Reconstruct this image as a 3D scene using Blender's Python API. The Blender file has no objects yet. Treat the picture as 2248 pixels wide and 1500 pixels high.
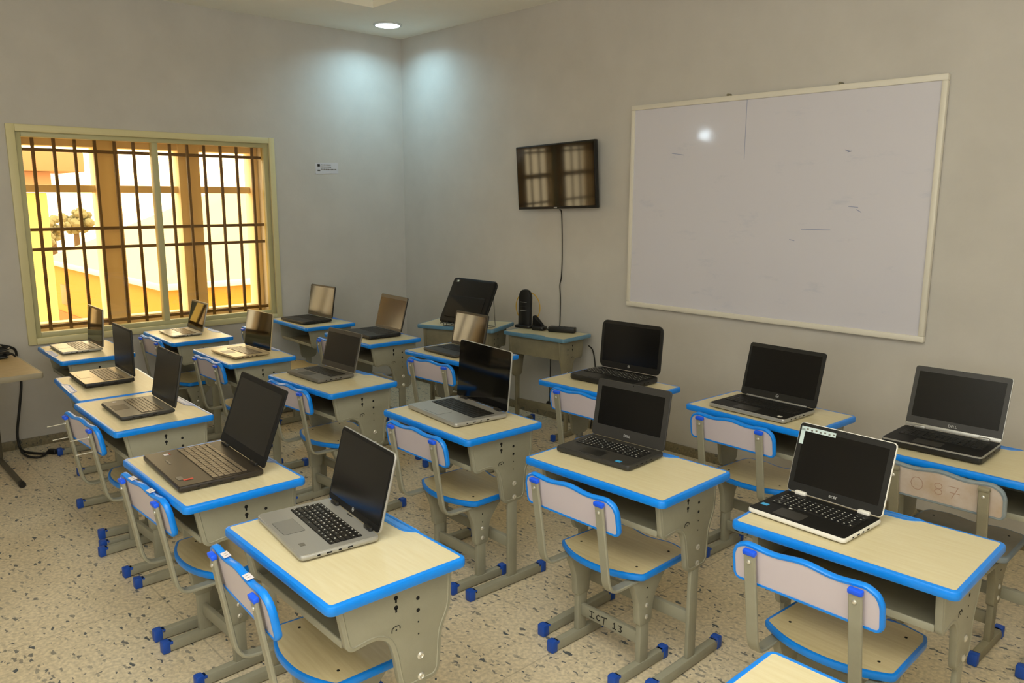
import bpy, math, random
from mathutils import Vector, Matrix
random.seed(7)
PI = math.pi
scene = bpy.context.scene
COL = scene.collection
R = math.radians

# ------------------------------------------------------------------ materials
def lin(c):
    return tuple(((v / 12.92) if v <= 0.04045 else ((v + 0.055) / 1.055) ** 2.4) for v in [x / 255 for x in c])

class NT:
    def __init__(s, name):
        s.m = bpy.data.materials.new(name); s.m.use_nodes = True
        s.t = s.m.node_tree; s.t.nodes.clear()
        s.out = s.t.nodes.new('ShaderNodeOutputMaterial')
    def n(s, typ, **kw):
        nd = s.t.nodes.new(typ)
        for k, v in kw.items():
            if hasattr(nd, k) and k not in nd.inputs: setattr(nd, k, v)
            else: nd.inputs[k].default_value = v
        return nd
    def l(s, a, b): s.t.links.new(a, b)

def rgba(c): return (*lin(c), 1.0)

def mat(name, c, rough=0.5, metal=0.0, spec=0.5, var=0.0, vscale=8.0, bump=0.0, bscale=200.0, coat=0.0, c2=None, stretch=None):
    k = NT(name)
    p = k.n('ShaderNodeBsdfPrincipled'); p.inputs['Roughness'].default_value = rough
    p.inputs['Metallic'].default_value = metal; p.inputs['Specular IOR Level'].default_value = spec
    p.inputs['Coat Weight'].default_value = coat
    p.inputs['Base Color'].default_value = rgba(c)
    k.l(p.outputs[0], k.out.inputs[0])
    if var or bump or c2:
        tc = k.n('ShaderNodeTexCoord'); mp = k.n('ShaderNodeMapping')
        if stretch: mp.inputs['Scale'].default_value = stretch
        k.l(tc.outputs['Object'], mp.inputs[0])
    if var or c2:
        no = k.n('ShaderNodeTexNoise', Scale=vscale, Detail=5.0, Roughness=0.6); k.l(mp.outputs[0], no.inputs['Vector'])
        rmp = k.n('ShaderNodeValToRGB'); rmp.color_ramp.elements[0].position = 0.3; rmp.color_ramp.elements[1].position = 0.7
        a = lin(c); b = lin(c2) if c2 else tuple(min(1, v * (1 + var)) for v in a)
        if not c2: a = tuple(v * (1 - var) for v in a)
        rmp.color_ramp.elements[0].color = (*a, 1); rmp.color_ramp.elements[1].color = (*b, 1)
        k.l(no.outputs[0], rmp.inputs[0]); k.l(rmp.outputs[0], p.inputs['Base Color'])
    if bump:
        nb = k.n('ShaderNodeTexNoise', Scale=bscale, Detail=3.0); k.l(mp.outputs[0], nb.inputs['Vector'])
        bp = k.n('ShaderNodeBump', Strength=bump, Distance=0.002); k.l(nb.outputs[0], bp.inputs['Height'])
        k.l(bp.outputs[0], p.inputs['Normal'])
    return k.m

def emit(name, c, s):
    k = NT(name); e = k.n('ShaderNodeEmission', Strength=s); e.inputs[0].default_value = rgba(c)
    k.l(e.outputs[0], k.out.inputs[0]); return k.m

def glass(name, tint, ior=1.45):
    k = NT(name)
    tr = k.n('ShaderNodeBsdfTransparent'); tr.inputs[0].default_value = rgba(tint)
    gl = k.n('ShaderNodeBsdfGlossy', Roughness=0.02); fr = k.n('ShaderNodeFresnel')
    ge = k.n('ShaderNodeNewGeometry'); mr = k.n('ShaderNodeMapRange'); mr.inputs['To Min'].default_value = ior; mr.inputs['To Max'].default_value = 1 / ior
    k.l(ge.outputs['Backfacing'], mr.inputs['Value']); k.l(mr.outputs[0], fr.inputs[0])
    mx = k.n('ShaderNodeMixShader')
    k.l(fr.outputs[0], mx.inputs[0]); k.l(tr.outputs[0], mx.inputs[1]); k.l(gl.outputs[0], mx.inputs[2])
    k.l(mx.outputs[0], k.out.inputs[0]); return k.m

def terrazzo(name, base, base2, chip, joint=True, cover=0.62):
    k = NT(name)
    p = k.n('ShaderNodeBsdfPrincipled', Roughness=0.42); k.l(p.outputs[0], k.out.inputs[0])
    tc = k.n('ShaderNodeTexCoord')
    no = k.n('ShaderNodeTexNoise', Scale=1.6, Detail=8.0, Roughness=0.65); k.l(tc.outputs['Object'], no.inputs['Vector'])
    rp = k.n('ShaderNodeValToRGB'); rp.color_ramp.elements[0].position = 0.3; rp.color_ramp.elements[1].position = 0.72
    rp.color_ramp.elements[0].color = rgba(base); rp.color_ramp.elements[1].color = rgba(base2)
    k.l(no.outputs[0], rp.inputs[0]); cur = rp.outputs[0]
    # fine grain
    n2 = k.n('ShaderNodeTexNoise', Scale=70.0, Detail=3.0); k.l(tc.outputs['Object'], n2.inputs['Vector'])
    r2 = k.n('ShaderNodeValToRGB'); r2.color_ramp.elements[0].position = 0.35; r2.color_ramp.elements[1].position = 0.65
    r2.color_ramp.elements[0].color = (0.80, 0.80, 0.80, 1); r2.color_ramp.elements[1].color = (1.1, 1.1, 1.1, 1)
    k.l(n2.outputs[0], r2.inputs[0])
    mm = k.n('ShaderNodeMix', data_type='RGBA', blend_type='MULTIPLY'); mm.inputs[0].default_value = 1
    k.l(cur, mm.inputs[6]); k.l(r2.outputs[0], mm.inputs[7]); cur = mm.outputs[2]
    for rot, sc, thr, dist in ((0.5, (17, 46, 20), cover, 0.30), (2.1, (20, 52, 20), cover, 0.30), (1.2, (34, 70, 40), cover + .02, 0.28), (2.7, (60, 40, 40), cover + .04, 0.24)):
        wob = k.n('ShaderNodeTexNoise', Scale=45.0, Detail=2.0); k.l(tc.outputs['Object'], wob.inputs['Vector'])
        sub = k.n('ShaderNodeVectorMath', operation='MULTIPLY_ADD'); sub.inputs[1].default_value = (0.03, 0.03, 0)
        k.l(wob.outputs['Color'], sub.inputs[0]); k.l(tc.outputs['Object'], sub.inputs[2])
        mp = k.n('ShaderNodeMapping'); mp.inputs['Rotation'].default_value = (0, 0, rot); mp.inputs['Scale'].default_value = sc
        k.l(sub.outputs[0], mp.inputs[0])
        vo = k.n('ShaderNodeTexVoronoi', Scale=1.0); k.l(mp.outputs[0], vo.inputs['Vector'])
        sep = k.n('ShaderNodeSeparateColor'); k.l(vo.outputs['Color'], sep.inputs[0])
        g = k.n('ShaderNodeMath', operation='GREATER_THAN'); k.l(sep.outputs[0], g.inputs[0]); g.inputs[1].default_value = thr
        ls = k.n('ShaderNodeMath', operation='LESS_THAN'); k.l(vo.outputs['Distance'], ls.inputs[0]); ls.inputs[1].default_value = dist
        mu = k.n('ShaderNodeMath', operation='MULTIPLY'); k.l(g.outputs[0], mu.inputs[0]); k.l(ls.outputs[0], mu.inputs[1])
        m3 = k.n('ShaderNodeMath', operation='MULTIPLY'); k.l(mu.outputs[0], m3.inputs[0]); k.l(sep.outputs[1], m3.inputs[1])
        mx = k.n('ShaderNodeMix', data_type='RGBA'); k.l(m3.outputs[0], mx.inputs[0]); k.l(cur, mx.inputs[6]); mx.inputs[7].default_value = rgba(chip)
        cur = mx.outputs[2]
    if joint:
        sx = k.n('ShaderNodeSeparateXYZ'); k.l(tc.outputs['Object'], sx.inputs[0])
        res = None
        for ax, off in ((0, 0.05), (1, 0.42)):
            a = k.n('ShaderNodeMath', operation='ADD'); k.l(sx.outputs[ax], a.inputs[0]); a.inputs[1].default_value = off + 26.6
            md = k.n('ShaderNodeMath', operation='MODULO'); k.l(a.outputs[0], md.inputs[0]); md.inputs[1].default_value = 1.33
            lt = k.n('ShaderNodeMath', operation='LESS_THAN'); k.l(md.outputs[0], lt.inputs[0]); lt.inputs[1].default_value = 0.006
            if res is None: res = lt.outputs[0]
            else:
                mxx = k.n('ShaderNodeMath', operation='MAXIMUM'); k.l(res, mxx.inputs[0]); k.l(lt.outputs[0], mxx.inputs[1]); res = mxx.outputs[0]
        sc_ = k.n('ShaderNodeMath', operation='MULTIPLY'); k.l(res, sc_.inputs[0]); sc_.inputs[1].default_value = 0.28
        mx = k.n('ShaderNodeMix', data_type='RGBA'); k.l(sc_.outputs[0], mx.inputs[0]); k.l(cur, mx.inputs[6]); mx.inputs[7].default_value = rgba((92, 78, 55)); cur = mx.outputs[2]
    k.l(cur, p.inputs['Base Color'])
    return k.m

def board_material():
    k = NT('whiteboard_surface')
    p = k.n('ShaderNodeBsdfPrincipled', Roughness=0.06); p.inputs['Specular IOR Level'].default_value = 0.45
    k.l(p.outputs[0], k.out.inputs[0])
    tc = k.n('ShaderNodeTexCoord')
    mp = k.n('ShaderNodeMapping'); mp.inputs['Scale'].default_value = (2.2, 1, 7); mp.inputs['Rotation'].default_value = (0, 0.12, 0)
    k.l(tc.outputs['Object'], mp.inputs[0])
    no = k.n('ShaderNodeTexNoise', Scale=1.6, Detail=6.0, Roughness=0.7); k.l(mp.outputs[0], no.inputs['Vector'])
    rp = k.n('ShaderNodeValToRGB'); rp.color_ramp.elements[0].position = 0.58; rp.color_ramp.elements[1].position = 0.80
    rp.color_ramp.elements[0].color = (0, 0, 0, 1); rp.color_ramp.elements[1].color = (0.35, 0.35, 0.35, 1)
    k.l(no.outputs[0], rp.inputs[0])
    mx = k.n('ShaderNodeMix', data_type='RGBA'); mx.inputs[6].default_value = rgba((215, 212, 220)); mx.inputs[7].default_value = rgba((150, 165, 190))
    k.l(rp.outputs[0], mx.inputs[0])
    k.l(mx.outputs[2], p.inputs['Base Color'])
    nb = k.n('ShaderNodeTexNoise', Scale=14.0, Detail=2.0); k.l(tc.outputs['Object'], nb.inputs['Vector'])
    bp = k.n('ShaderNodeBump', Strength=0.05, Distance=0.004); k.l(nb.outputs[0], bp.inputs['Height']); k.l(bp.outputs[0], p.inputs['Normal'])
    return k.m

M = {}
M['wall'] = mat('painted_plaster', (198, 193, 185), 0.75, var=0.05, vscale=3.0, bump=0.25, bscale=60)
M['wall_out'] = mat('outside_plaster', (210, 180, 120), 0.8)
M['ceil'] = mat('ceiling_paint', (250, 246, 234), 0.8, var=0.03, vscale=2.0)
M['ceil_hi'] = mat('raised_ceiling_paint', (232, 222, 176), 0.8)
M['floor'] = terrazzo('terrazzo_floor', (211, 195, 164), (234, 219, 190), (72, 80, 88), cover=0.74)
M['skirt'] = terrazzo('terrazzo_skirting', (126, 116, 92), (146, 134, 106), (70, 72, 70), joint=False)
M['maple'] = mat('maple_laminate', (218, 207, 172), 0.38, c2=(210, 196, 156), vscale=3.0, stretch=(2.5, 30, 30))
M['maple_s'] = mat('seat_laminate', (222, 205, 160), 0.36, c2=(210, 190, 143), vscale=3.0, stretch=(2.5, 30, 30))
M['blue'] = mat('blue_edging', (8, 134, 238), 0.28, var=0.06, vscale=20)
M['blue_dull'] = mat('dusty_blue_edging', (92, 140, 172), 0.45, c2=(112, 150, 172), vscale=12)
M['blue_cap'] = mat('blue_plastic_cap', (26, 78, 176), 0.45)
M['blue_tip'] = mat('blue_plastic_tip', (20, 92, 245), 0.35)
M['steel'] = mat('grey_painted_steel', (152, 149, 130), 0.42, var=0.05, vscale=14, bump=0.1, bscale=300)
M['steel_d'] = mat('worn_grey_steel', (124, 118, 98), 0.5, c2=(146, 138, 112), vscale=9)
M['hole'] = mat('punched_hole', (12, 11, 9), 0.9)
M['bolt'] = mat('zinc_bolt', (225, 222, 212), 0.3, metal=0.75)
M['back'] = mat('pale_laminate', (203, 192, 198), 0.4, var=0.02, vscale=5)
M['back_dirty'] = mat('stained_pale_laminate', (205, 194, 186), 0.45, c2=(176, 152, 124), vscale=7)
M['trim_dirty'] = mat('faded_grey_edging', (112, 128, 138), 0.55, c2=(140, 146, 146), vscale=14)
M['seat_dirty'] = mat('worn_seat_laminate', (150, 142, 122), 0.5, c2=(128, 118, 98), vscale=6)
M['ink'] = mat('black_marker', (16, 14, 12), 0.7)
M['stain'] = mat('brown_scratches', (168, 138, 118), 0.7)
M['tape'] = mat('white_tape', (224, 216, 220), 0.5)
M['white'] = mat('white_plastic', (228, 224, 214), 0.35)
M['black'] = mat('black_plastic', (24, 23, 21), 0.42)
M['black_m'] = mat('matte_black', (17, 16, 15), 0.55, spec=0.3, bump=0.1, bscale=600)
M['darkgrey'] = mat('dark_grey_plastic', (50, 48, 45), 0.45)
M['greydeck'] = mat('grey_plastic', (104, 100, 92), 0.4)
M['browndeck'] = mat('brown_black_plastic', (46, 39, 31), 0.36)
M['padgrey'] = mat('grey_touchpad', (140, 138, 132), 0.4, metal=0.3)
M['silver'] = mat('silver_aluminium', (176, 174, 168), 0.36, metal=0.55)
M['champ'] = mat('champagne_plastic', (186, 168, 132), 0.34, metal=0.3)
M['screen'] = mat('glossy_black_screen', (10, 9, 8), 0.06, spec=0.55)
M['screen_s'] = mat('satin_black_screen', (14, 13, 12), 0.16, spec=0.5)
M['screen_m'] = mat('matte_screen', (17, 16, 14), 0.25, spec=0.35)
M['key'] = mat('black_keycap', (26, 25, 24), 0.5)
M['key_g'] = mat('sheen_grey_keycap', (116, 102, 82), 0.36)  # grey keys coloured paler and tan to carry the window's sheen
M['legend'] = mat('key_legend', (206, 204, 196), 0.6)
M['logo'] = mat('logo_grey', (190, 190, 186), 0.3)
M['cyan'] = mat('blue_sticker', (60, 160, 215), 0.4)
M['red'] = mat('red_sticker', (190, 50, 36), 0.4)
M['sticker'] = mat('pale_sticker', (196, 212, 210), 0.45)
M['frame'] = mat('cream_window_frame', (216, 206, 158), 0.45)
M['alu'] = mat('pale_aluminium', (190, 184, 140), 0.4)
M['bar'] = mat('brown_iron_bar', (98, 78, 44), 0.6)
M['pier'] = mat('tan_mullion', (238, 222, 190), 0.7)
M['pane'] = glass('amber_tinted_glass', (255, 243, 216))
M['wb'] = board_material()
M['wb_frame'] = mat('white_aluminium', (226, 220, 206), 0.4)
M['seam'] = mat('marker_line', (152, 158, 186), 0.6)
M['tabletop'] = mat('oak_laminate', (190, 162, 112), 0.4, c2=(172, 144, 96), vscale=3.0, stretch=(24, 2.5, 24))
M['table_edge'] = mat('grey_edge_band', (150, 140, 118), 0.5)
M['tablesteel'] = mat('dark_table_steel', (88, 82, 68), 0.5)
M['cord'] = mat('black_cable', (28, 25, 20), 0.55)
M['yellow'] = mat('yellow_cable', (200, 160, 52), 0.45)
M['paper'] = mat('white_paper', (206, 202, 204), 0.7)
M['wire'] = mat('chrome_wire', (190, 188, 180), 0.25, metal=1.0)
M['lamp'] = emit('lit_lamp', (232, 248, 255), 9.0)
M['bulk'] = emit('lit_glare_lamp', (225, 244, 255), 22.0)  # cover of the added lamp behind the whiteboard glare
M['lamp_rim'] = mat('white_lamp_rim', (225, 228, 228), 0.4)
M['o_yellow'] = mat('yellow_render', (196, 172, 96), 0.8)
M['o_orange'] = mat('orange_render', (178, 92, 40), 0.8)
M['o_mustard'] = mat('mustard_render', (190, 122, 40), 0.8)
M['o_white'] = mat('white_fascia', (205, 200, 186), 0.8)
M['o_cream'] = mat('cream_roofing', (170, 160, 134), 0.8)
M['o_tan'] = mat('tan_eave', (160, 116, 80), 0.8)
M['o_ground'] = mat('dusty_ground', (190, 160, 110), 0.9)
M['leaf'] = mat('dusty_leaves', (120, 116, 86), 0.9, var=0.15)
M['trunk'] = mat('tree_bark', (90, 70, 46), 0.9)

# ------------------------------------------------------------------ mesh tools
class MB:
    def __init__(s): s.v = []; s.f = []; s.mi = []; s.ms = []
    def midx(s, m):
        if m not in s.ms: s.ms.append(m)
        return s.ms.index(m)
    def add(s, vs, fs, m, T=None):
        o = len(s.v)
        for v in vs:
            v = Vector(v)
            s.v.append(tuple(T @ v) if T else tuple(v))
        i = s.midx(m)
        for f in fs: s.f.append(tuple(a + o for a in f)); s.mi.append(i)
        return s
    def mesh(s, name):
        me = bpy.data.meshes.new(name); me.from_pydata(s.v, [], s.f)
        for m in s.ms: me.materials.append(M[m])
        me.polygons.foreach_set('material_index', s.mi)
        me.polygons.foreach_set('use_smooth', [True] * len(me.polygons))
        me.update()
        try: me.set_sharp_from_angle(angle=R(35))
        except Exception: pass
        return me
    def build(s, name, parent=None, loc=None, rz=0.0):
        o = bpy.data.objects.new(name, s.mesh(name)); COL.objects.link(o)
        if parent: o.parent = parent
        if loc: o.location = loc
        o.rotation_euler.z = rz
        return o
    # ---- shapes
    def box(s, c, d, m, bev=0.0, T=None):
        x, y = d[0] / 2, d[1] / 2
        if bev <= 0:
            z = d[2] / 2
            vs = [(c[0] + a * x, c[1] + b * y, c[2] + e * z) for e in (-1, 1) for a, b in ((-1, -1), (1, -1), (1, 1), (-1, 1))]
            return s.add(vs, [(3, 2, 1, 0), (4, 5, 6, 7), (0, 1, 5, 4), (1, 2, 6, 5), (2, 3, 7, 6), (3, 0, 4, 7)], m, T)
        ol = rrect(d[0], d[1], min(bev * 1.0, x * .98, y * .98), 2)
        return s.slab([(c[0] + a, c[1] + b) for a, b in ol], c[2] - d[2] / 2, c[2] + d[2] / 2, m, bev, T)
    def slab(s, ol, z0, z1, m, bev=0.0, T=None, mtop=None):
        n = len(ol)
        if bev > 0:
            bev = min(bev, (z1 - z0) / 2 * .99)
            rings = [(bev, z0), (bev * .3, z0 + bev * .3), (0, z0 + bev), (0, z1 - bev), (bev * .3, z1 - bev * .3), (bev, z1)]
        else: rings = [(0, z0), (0, z1)]
        vs = []
        for off, z in rings:
            vs += [(x, y, z) for x, y in inset(ol, off)]
        fs = []
        for r in range(len(rings) - 1):
            for i in range(n):
                j = (i + 1) % n
                fs.append((r * n + i, r * n + j, (r + 1) * n + j, (r + 1) * n + i))
        fs.append(tuple(range(n - 1, -1, -1)))
        if mtop:
            s.add(vs, fs, m, T)
            b = len(s.v) - n
            s.f.append(tuple(b + i for i in range(n))); s.mi.append(s.midx(mtop))
            return s
        b = (len(rings) - 1) * n
        fs.append(tuple(b + i for i in range(n)))
        return s.add(vs, fs, m, T)
    def ring(s, ol, prof, m, T=None):           # sweep a closed profile [(offset out, z)] round an outline
        n = len(ol); k = len(prof); vs = []
        for off, z in prof: vs += [(x, y, z) for x, y in inset(ol, -off)]
        fs = []
        for r in range(k):
            q = (r + 1) % k
            for i in range(n):
                j = (i + 1) % n
                fs.append((r * n + i, r * n + j, q * n + j, q * n + i))
        return s.add(vs, fs, m, T)
    def cyl(s, p, axis, r, h, m, n=16, r2=None, T=None):
        axis = Vector(axis).normalized(); u = axis.orthogonal().normalized(); w = axis.cross(u); p = Vector(p)
        r2 = r if r2 is None else r2; vs = []
        for t, rr in ((0, r), (h, r2)):
            vs += [p + axis * t + (u * math.cos(2 * PI * i / n) + w * math.sin(2 * PI * i / n)) * rr for i in range(n)]
        fs = [(i, (i + 1) % n, n + (i + 1) % n, n + i) for i in range(n)] + [tuple(range(n - 1, -1, -1)), tuple(range(n, 2 * n))]
        return s.add(vs, fs, m, T)
    def lathe(s, prof, m, n=24, T=None):
        vs = []; k = len(prof)
        for r, z in prof: vs += [(r * math.cos(2 * PI * i / n), r * math.sin(2 * PI * i / n), z) for i in range(n)]
        fs = [(a * n + i, a * n + (i + 1) % n, (a + 1) * n + (i + 1) % n, (a + 1) * n + i) for a in range(k - 1) for i in range(n)]
        fs += [tuple(range(n - 1, -1, -1)), tuple(range((k - 1) * n, k * n))]
        return s.add(vs, fs, m, T)
    def sweep(s, pts, prof, m, up=(1, 0, 0), T=None):   # prof: list of (a,b); a along 'up' axis, b along the normal
        pts = [Vector(p) for p in pts]; k = len(prof); vs = []; up = Vector(up)
        for i, p in enumerate(pts):
            t = (pts[min(i + 1, len(pts) - 1)] - pts[max(i - 1, 0)]).normalized()
            a = (up - t * up.dot(t)).normalized(); b = t.cross(a)
            vs += [p + a * q[0] + b * q[1] for q in prof]
        fs = [(i * k + j, i * k + (j + 1) % k, (i + 1) * k + (j + 1) % k, (i + 1) * k + j) for i in range(len(pts) - 1) for j in range(k)]
        fs += [tuple(range(k - 1, -1, -1)), tuple(range((len(pts) - 1) * k, len(pts) * k))]
        return s.add(vs, fs, m, T)
    def tube(s, pts, r, m, n=8, sub=6):
        P = smooth(pts, sub) if sub > 1 else [Vector(p) for p in pts]
        k = n; vs = []; prev = None
        for i, p in enumerate(P):
            t = (P[min(i + 1, len(P) - 1)] - P[max(i - 1, 0)]).normalized()
            a = t.orthogonal().normalized() if prev is None else (prev - t * prev.dot(t)).normalized()
            prev = a; b = t.cross(a)
            vs += [p + (a * math.cos(2 * PI * j / n) + b * math.sin(2 * PI * j / n)) * r for j in range(n)]
        fs = [(i * k + j, i * k + (j + 1) % k, (i + 1) * k + (j + 1) % k, (i + 1) * k + j) for i in range(len(P) - 1) for j in range(k)]
        fs += [tuple(range(k - 1, -1, -1)), tuple(range((len(P) - 1) * k, len(P) * k))]
        return s.add(vs, fs, m)
    def text(s, body, size, m, T, ext=0.0003):
        cu = bpy.data.curves.new('t', 'FONT'); cu.body = body; cu.size = size; cu.extrude = ext
        cu.align_x = 'CENTER'; cu.align_y = 'CENTER'; cu.resolution_u = 3
        o = bpy.data.objects.new('t', cu); COL.objects.link(o)
        me = bpy.data.meshes.new_from_object(o.evaluated_get(bpy.context.evaluated_depsgraph_get()))
        s.add([v.co.copy() for v in me.vertices], [tuple(p.vertices) for p in me.polygons], m, T)
        bpy.data.objects.remove(o); bpy.data.meshes.remove(me); bpy.data.curves.remove(cu)
        return s

def smooth(pts, sub):
    P = [Vector(p) for p in pts]; out = []
    for i in range(len(P) - 1):
        a, b, c, d = P[max(i - 1, 0)], P[i], P[i + 1], P[min(i + 2, len(P) - 1)]
        for j in range(sub):
            t = j / sub
            out.append(0.5 * (2 * b + (c - a) * t + (2 * a - 5 * b + 4 * c - d) * t * t + (3 * b - a - 3 * c + d) * t ** 3))
    out.append(P[-1]); return out

def rrect(w, d, r, n=5):
    o = []
    for cx, cy, a0 in ((w / 2 - r, -d / 2 + r, -90), (w / 2 - r, d / 2 - r, 0), (-w / 2 + r, d / 2 - r, 90), (-w / 2 + r, -d / 2 + r, 180)):
        for i in range(n + 1):
            a = R(a0 + 90 * i / n); o.append((cx + r * math.cos(a), cy + r * math.sin(a)))
    return o

def roundpoly(pts, rads, n=4):          # CCW polygon with rounded corners
    o = []; k = len(pts)
    for i in range(k):
        p = Vector(pts[i]); a = Vector(pts[i - 1]); b = Vector(pts[(i + 1) % k]); r = rads[i] if isinstance(rads, (list, tuple)) else rads
        if r <= 0: o.append(tuple(p)); continue
        d1 = (a - p); d2 = (b - p); r_ = min(r, d1.length * .49, d2.length * .49)
        s = p + d1.normalized() * r_; e = p + d2.normalized() * r_
        for j in range(n + 1):
            t = j / n; q = s * (1 - t) ** 2 + p * 2 * t * (1 - t) + e * t * t; o.append((q.x, q.y))
    return o

def inset(ol, d):
    if d == 0: return list(ol)
    n = len(ol); o = []
    for i in range(n):
        p = Vector(ol[i]); a = Vector(ol[i - 1]); b = Vector(ol[(i + 1) % n])
        e1 = (p - a); e2 = (b - p)
        if e1.length < 1e-9: e1 = e2
        if e2.length < 1e-9: e2 = e1
        n1 = Vector((-e1.y, e1.x)).normalized(); n2 = Vector((-e2.y, e2.x)).normalized()
        m = n1 + n2
        if m.length < 1e-6: m = n1
        m.normalize(); c = max(0.35, m.dot(n1)); q = p + m * (d / c); o.append((q.x, q.y))
    return o

def rect_prof(a, b, r=0.002):
    return rrect(a, b, r, 1)

def empty(name, label, cat, loc=(0, 0, 0), rz=0.0, group=None):
    o = bpy.data.objects.new(name, None); COL.objects.link(o); o.location = loc; o.rotation_euler.z = rz
    o.empty_display_size = 0.1
    tag(o, label, cat, group); return o

def tag(o, label, cat, group=None):
    o['label'] = label; o['category'] = cat
    if group: o['group'] = group
    return o

def struct(o): o['kind'] = 'structure'; return o

def kids(o): return [c for c in bpy.data.objects if c.parent == o]

def copy_tree(o, parent=None, ch=None):
    c = o.copy(); COL.objects.link(c)
    if parent: c.parent = parent
    for k in CH.get(o.name, []): copy_tree(k, c)
    return c
CH = {}
def reg(root):
    for o in bpy.data.objects:
        if o.parent: CH.setdefault(o.parent.name, [])
    for k in list(CH): CH[k] = [o for o in bpy.data.objects if o.parent and o.parent.name == k]

# ------------------------------------------------------------------ room
H = 2.90; RX = 7.6; RY = -6.4
b = MB(); b.box((RX / 2, RY / 2, -0.05), (RX + .4, -RY + .4, 0.1), 'floor'); struct(b.build('floor'))
# ceiling: border with a raised tray in the middle
b = MB(); TX0, TX1, TY0, TY1 = 0.79, RX - .8, -0.79, RY + .8
for x0, x1, y0, y1 in ((-.2, RX + .2, TY0, .2), (-.2, RX + .2, RY - .2, TY1), (-.2, TX0, TY1, TY0), (TX1, RX + .2, TY1, TY0)):
    b.box(((x0 + x1) / 2, (y0 + y1) / 2, H + .09), (x1 - x0, y1 - y0, .18), 'ceil')
b.box(((TX0 + TX1) / 2, (TY0 + TY1) / 2, H + .155), (TX1 - TX0, TY1 - TY0, .05), 'ceil_hi')
struct(b.build('ceiling'))
WY0, WY1, WZ0, WZ1 = -2.895, -1.235, 0.70, 1.995
b = MB()
for y0, y1, z0, z1 in ((RY, WY0, 0, H), (WY1, 0, 0, H), (WY0, WY1, 0, WZ0), (WY0, WY1, WZ1, H)):
    b.box((-.1, (y0 + y1) / 2, (z0 + z1) / 2), (.2, y1 - y0, z1 - z0), 'wall')
struct(b.build('wall_left'))
b = MB(); b.box((RX / 2, .1, H / 2), (RX + .4, .2, H), 'wall'); struct(b.build('wall_front'))
b = MB(); b.box((RX + .1, RY / 2, H / 2), (.2, -RY, H), 'wall'); struct(b.build('wall_right'))
b = MB(); b.box((RX / 2, RY - .1, H / 2), (RX + .4, .2, H), 'wall'); struct(b.build('wall_rear'))
b = MB(); b.box((RX / 2, -.006, .03), (RX, .012, .06), 'skirt', .002); struct(b.build('baseboard_front'))
b = MB(); b.box((.006, RY / 2 - .01, .03), (.012, -RY - .03, .06), 'skirt', .002); struct(b.build('baseboard_left'))

# window in the left wall
w = bpy.data.objects.new('window_1', None); COL.objects.link(w); struct(w)
w.location = (0, (WY0 + WY1) / 2, WZ0); yc = w.location.y
def wbox(bm, x0, x1, y0, y1, z0, z1, m, bev=.003):
    bm.box(((x0 + x1) / 2, (y0 + y1) / 2 - yc, (z0 + z1) / 2 - WZ0), (x1 - x0, y1 - y0, z1 - z0), m, bev)
b = MB()
for a in ((-2.94, -2.892, .662, 2.035), (-1.238, -1.195, .662, 2.035), (-2.892, -1.238, 1.992, 2.035), (-2.892, -1.238, .662, .704)):
    wbox(b, 0.0, .022, *a, 'frame', .004)
b.build('window_casing', w)
b = MB()
for a in ((-2.895, -2.858, .70, 1.995), (-1.272, -1.235, .70, 1.995), (-2.858, -1.272, 1.962, 1.995), (-2.858, -1.272, .70, .735)):
    wbox(b, -.06, -.005, *a, 'alu', .003)
b.build('sliding_frame', w)
b = MB(); wbox(b, -.058, -.002, -2.084, -2.044, .735, 1.962, 'alu', .004); b.build('meeting_stile', w)
for y0, y1 in ((-2.858, -2.084), (-2.044, -1.272)):
    b = MB(); wbox(b, -.036, -.031, y0, y1, .735, 1.962, 'pane', 0); b.build('window_pane', w)
b = MB()
for k in range(14):
    y = -1.200 - .1215 * k; wbox(b, -.109, -.091, y - .0095, y + .0095, .702, 1.993, 'bar', .003)
for z in (1.892, 1.388, 1.260, .756): wbox(b, -.118, -.100, WY0 + .002, WY1 - .002, z - .0105, z + .0105, 'bar', .002)
b.build('window_bars', w)
b = MB()
for y0, y1 in ((-2.395, -2.243), (-1.838, -1.682), (-1.287, -1.15), (-3.0, -2.845)): wbox(b, -.33, -.2, y0, y1, .60, 2.1, 'pier', .006)
wbox(b, -.31, -.205, -3.0, -1.15, 1.925, 2.1, 'pier', .004); wbox(b, -.31, -.205, -3.0, -1.15, .60, .762, 'pier', .004)
for y0, y1 in ((-2.845, -2.395), (-2.243, -1.838), (-1.682, -1.287)): wbox(b, -.28, -.235, y0, y1, 1.625, 1.674, 'pier', .004)
b.build('outer_mullions', w)

# whiteboard
wb = empty('whiteboard', 'large white dry-erase board with pale metal frame hung on the wall right of the television', 'whiteboard', (3.416, -.02, 1.535))
b = MB(); b.box((0, 0, 0), (1.79, .016, 1.215), 'wb'); 
b.box((-.115, -.0085, .44), (.003, .001, .33), 'seam')
for dx, dz, l, a in ((.47, .30, .03, .3), (.48, .295, .02, -.2), (.52, .02, .05, .1), (.55, .0, .03, .5), (-.56, .32, .09, .15), (.33, -.10, .16, 0), (.2, -.16, .03, .2)):
    b.box((0, 0, 0), (l, .001, .004), 'seam', 0, Matrix.Translation((dx, -.0085, dz)) @ Matrix.Rotation(a, 4, 'Y'))
b.build('board_surface', wb)
b = MB()
for c, d in (((0, 0, .612), (1.83, .03, .03)), ((0, 0, -.612), (1.83, .03, .03)), ((-.902, 0, 0), (.026, .03, 1.194)), ((.902, 0, 0), (.026, .03, 1.194))):
    b.box((c[0], c[1] - .003, c[2]), d, 'wb_frame', .004)
b.build('board_frame', wb)
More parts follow.
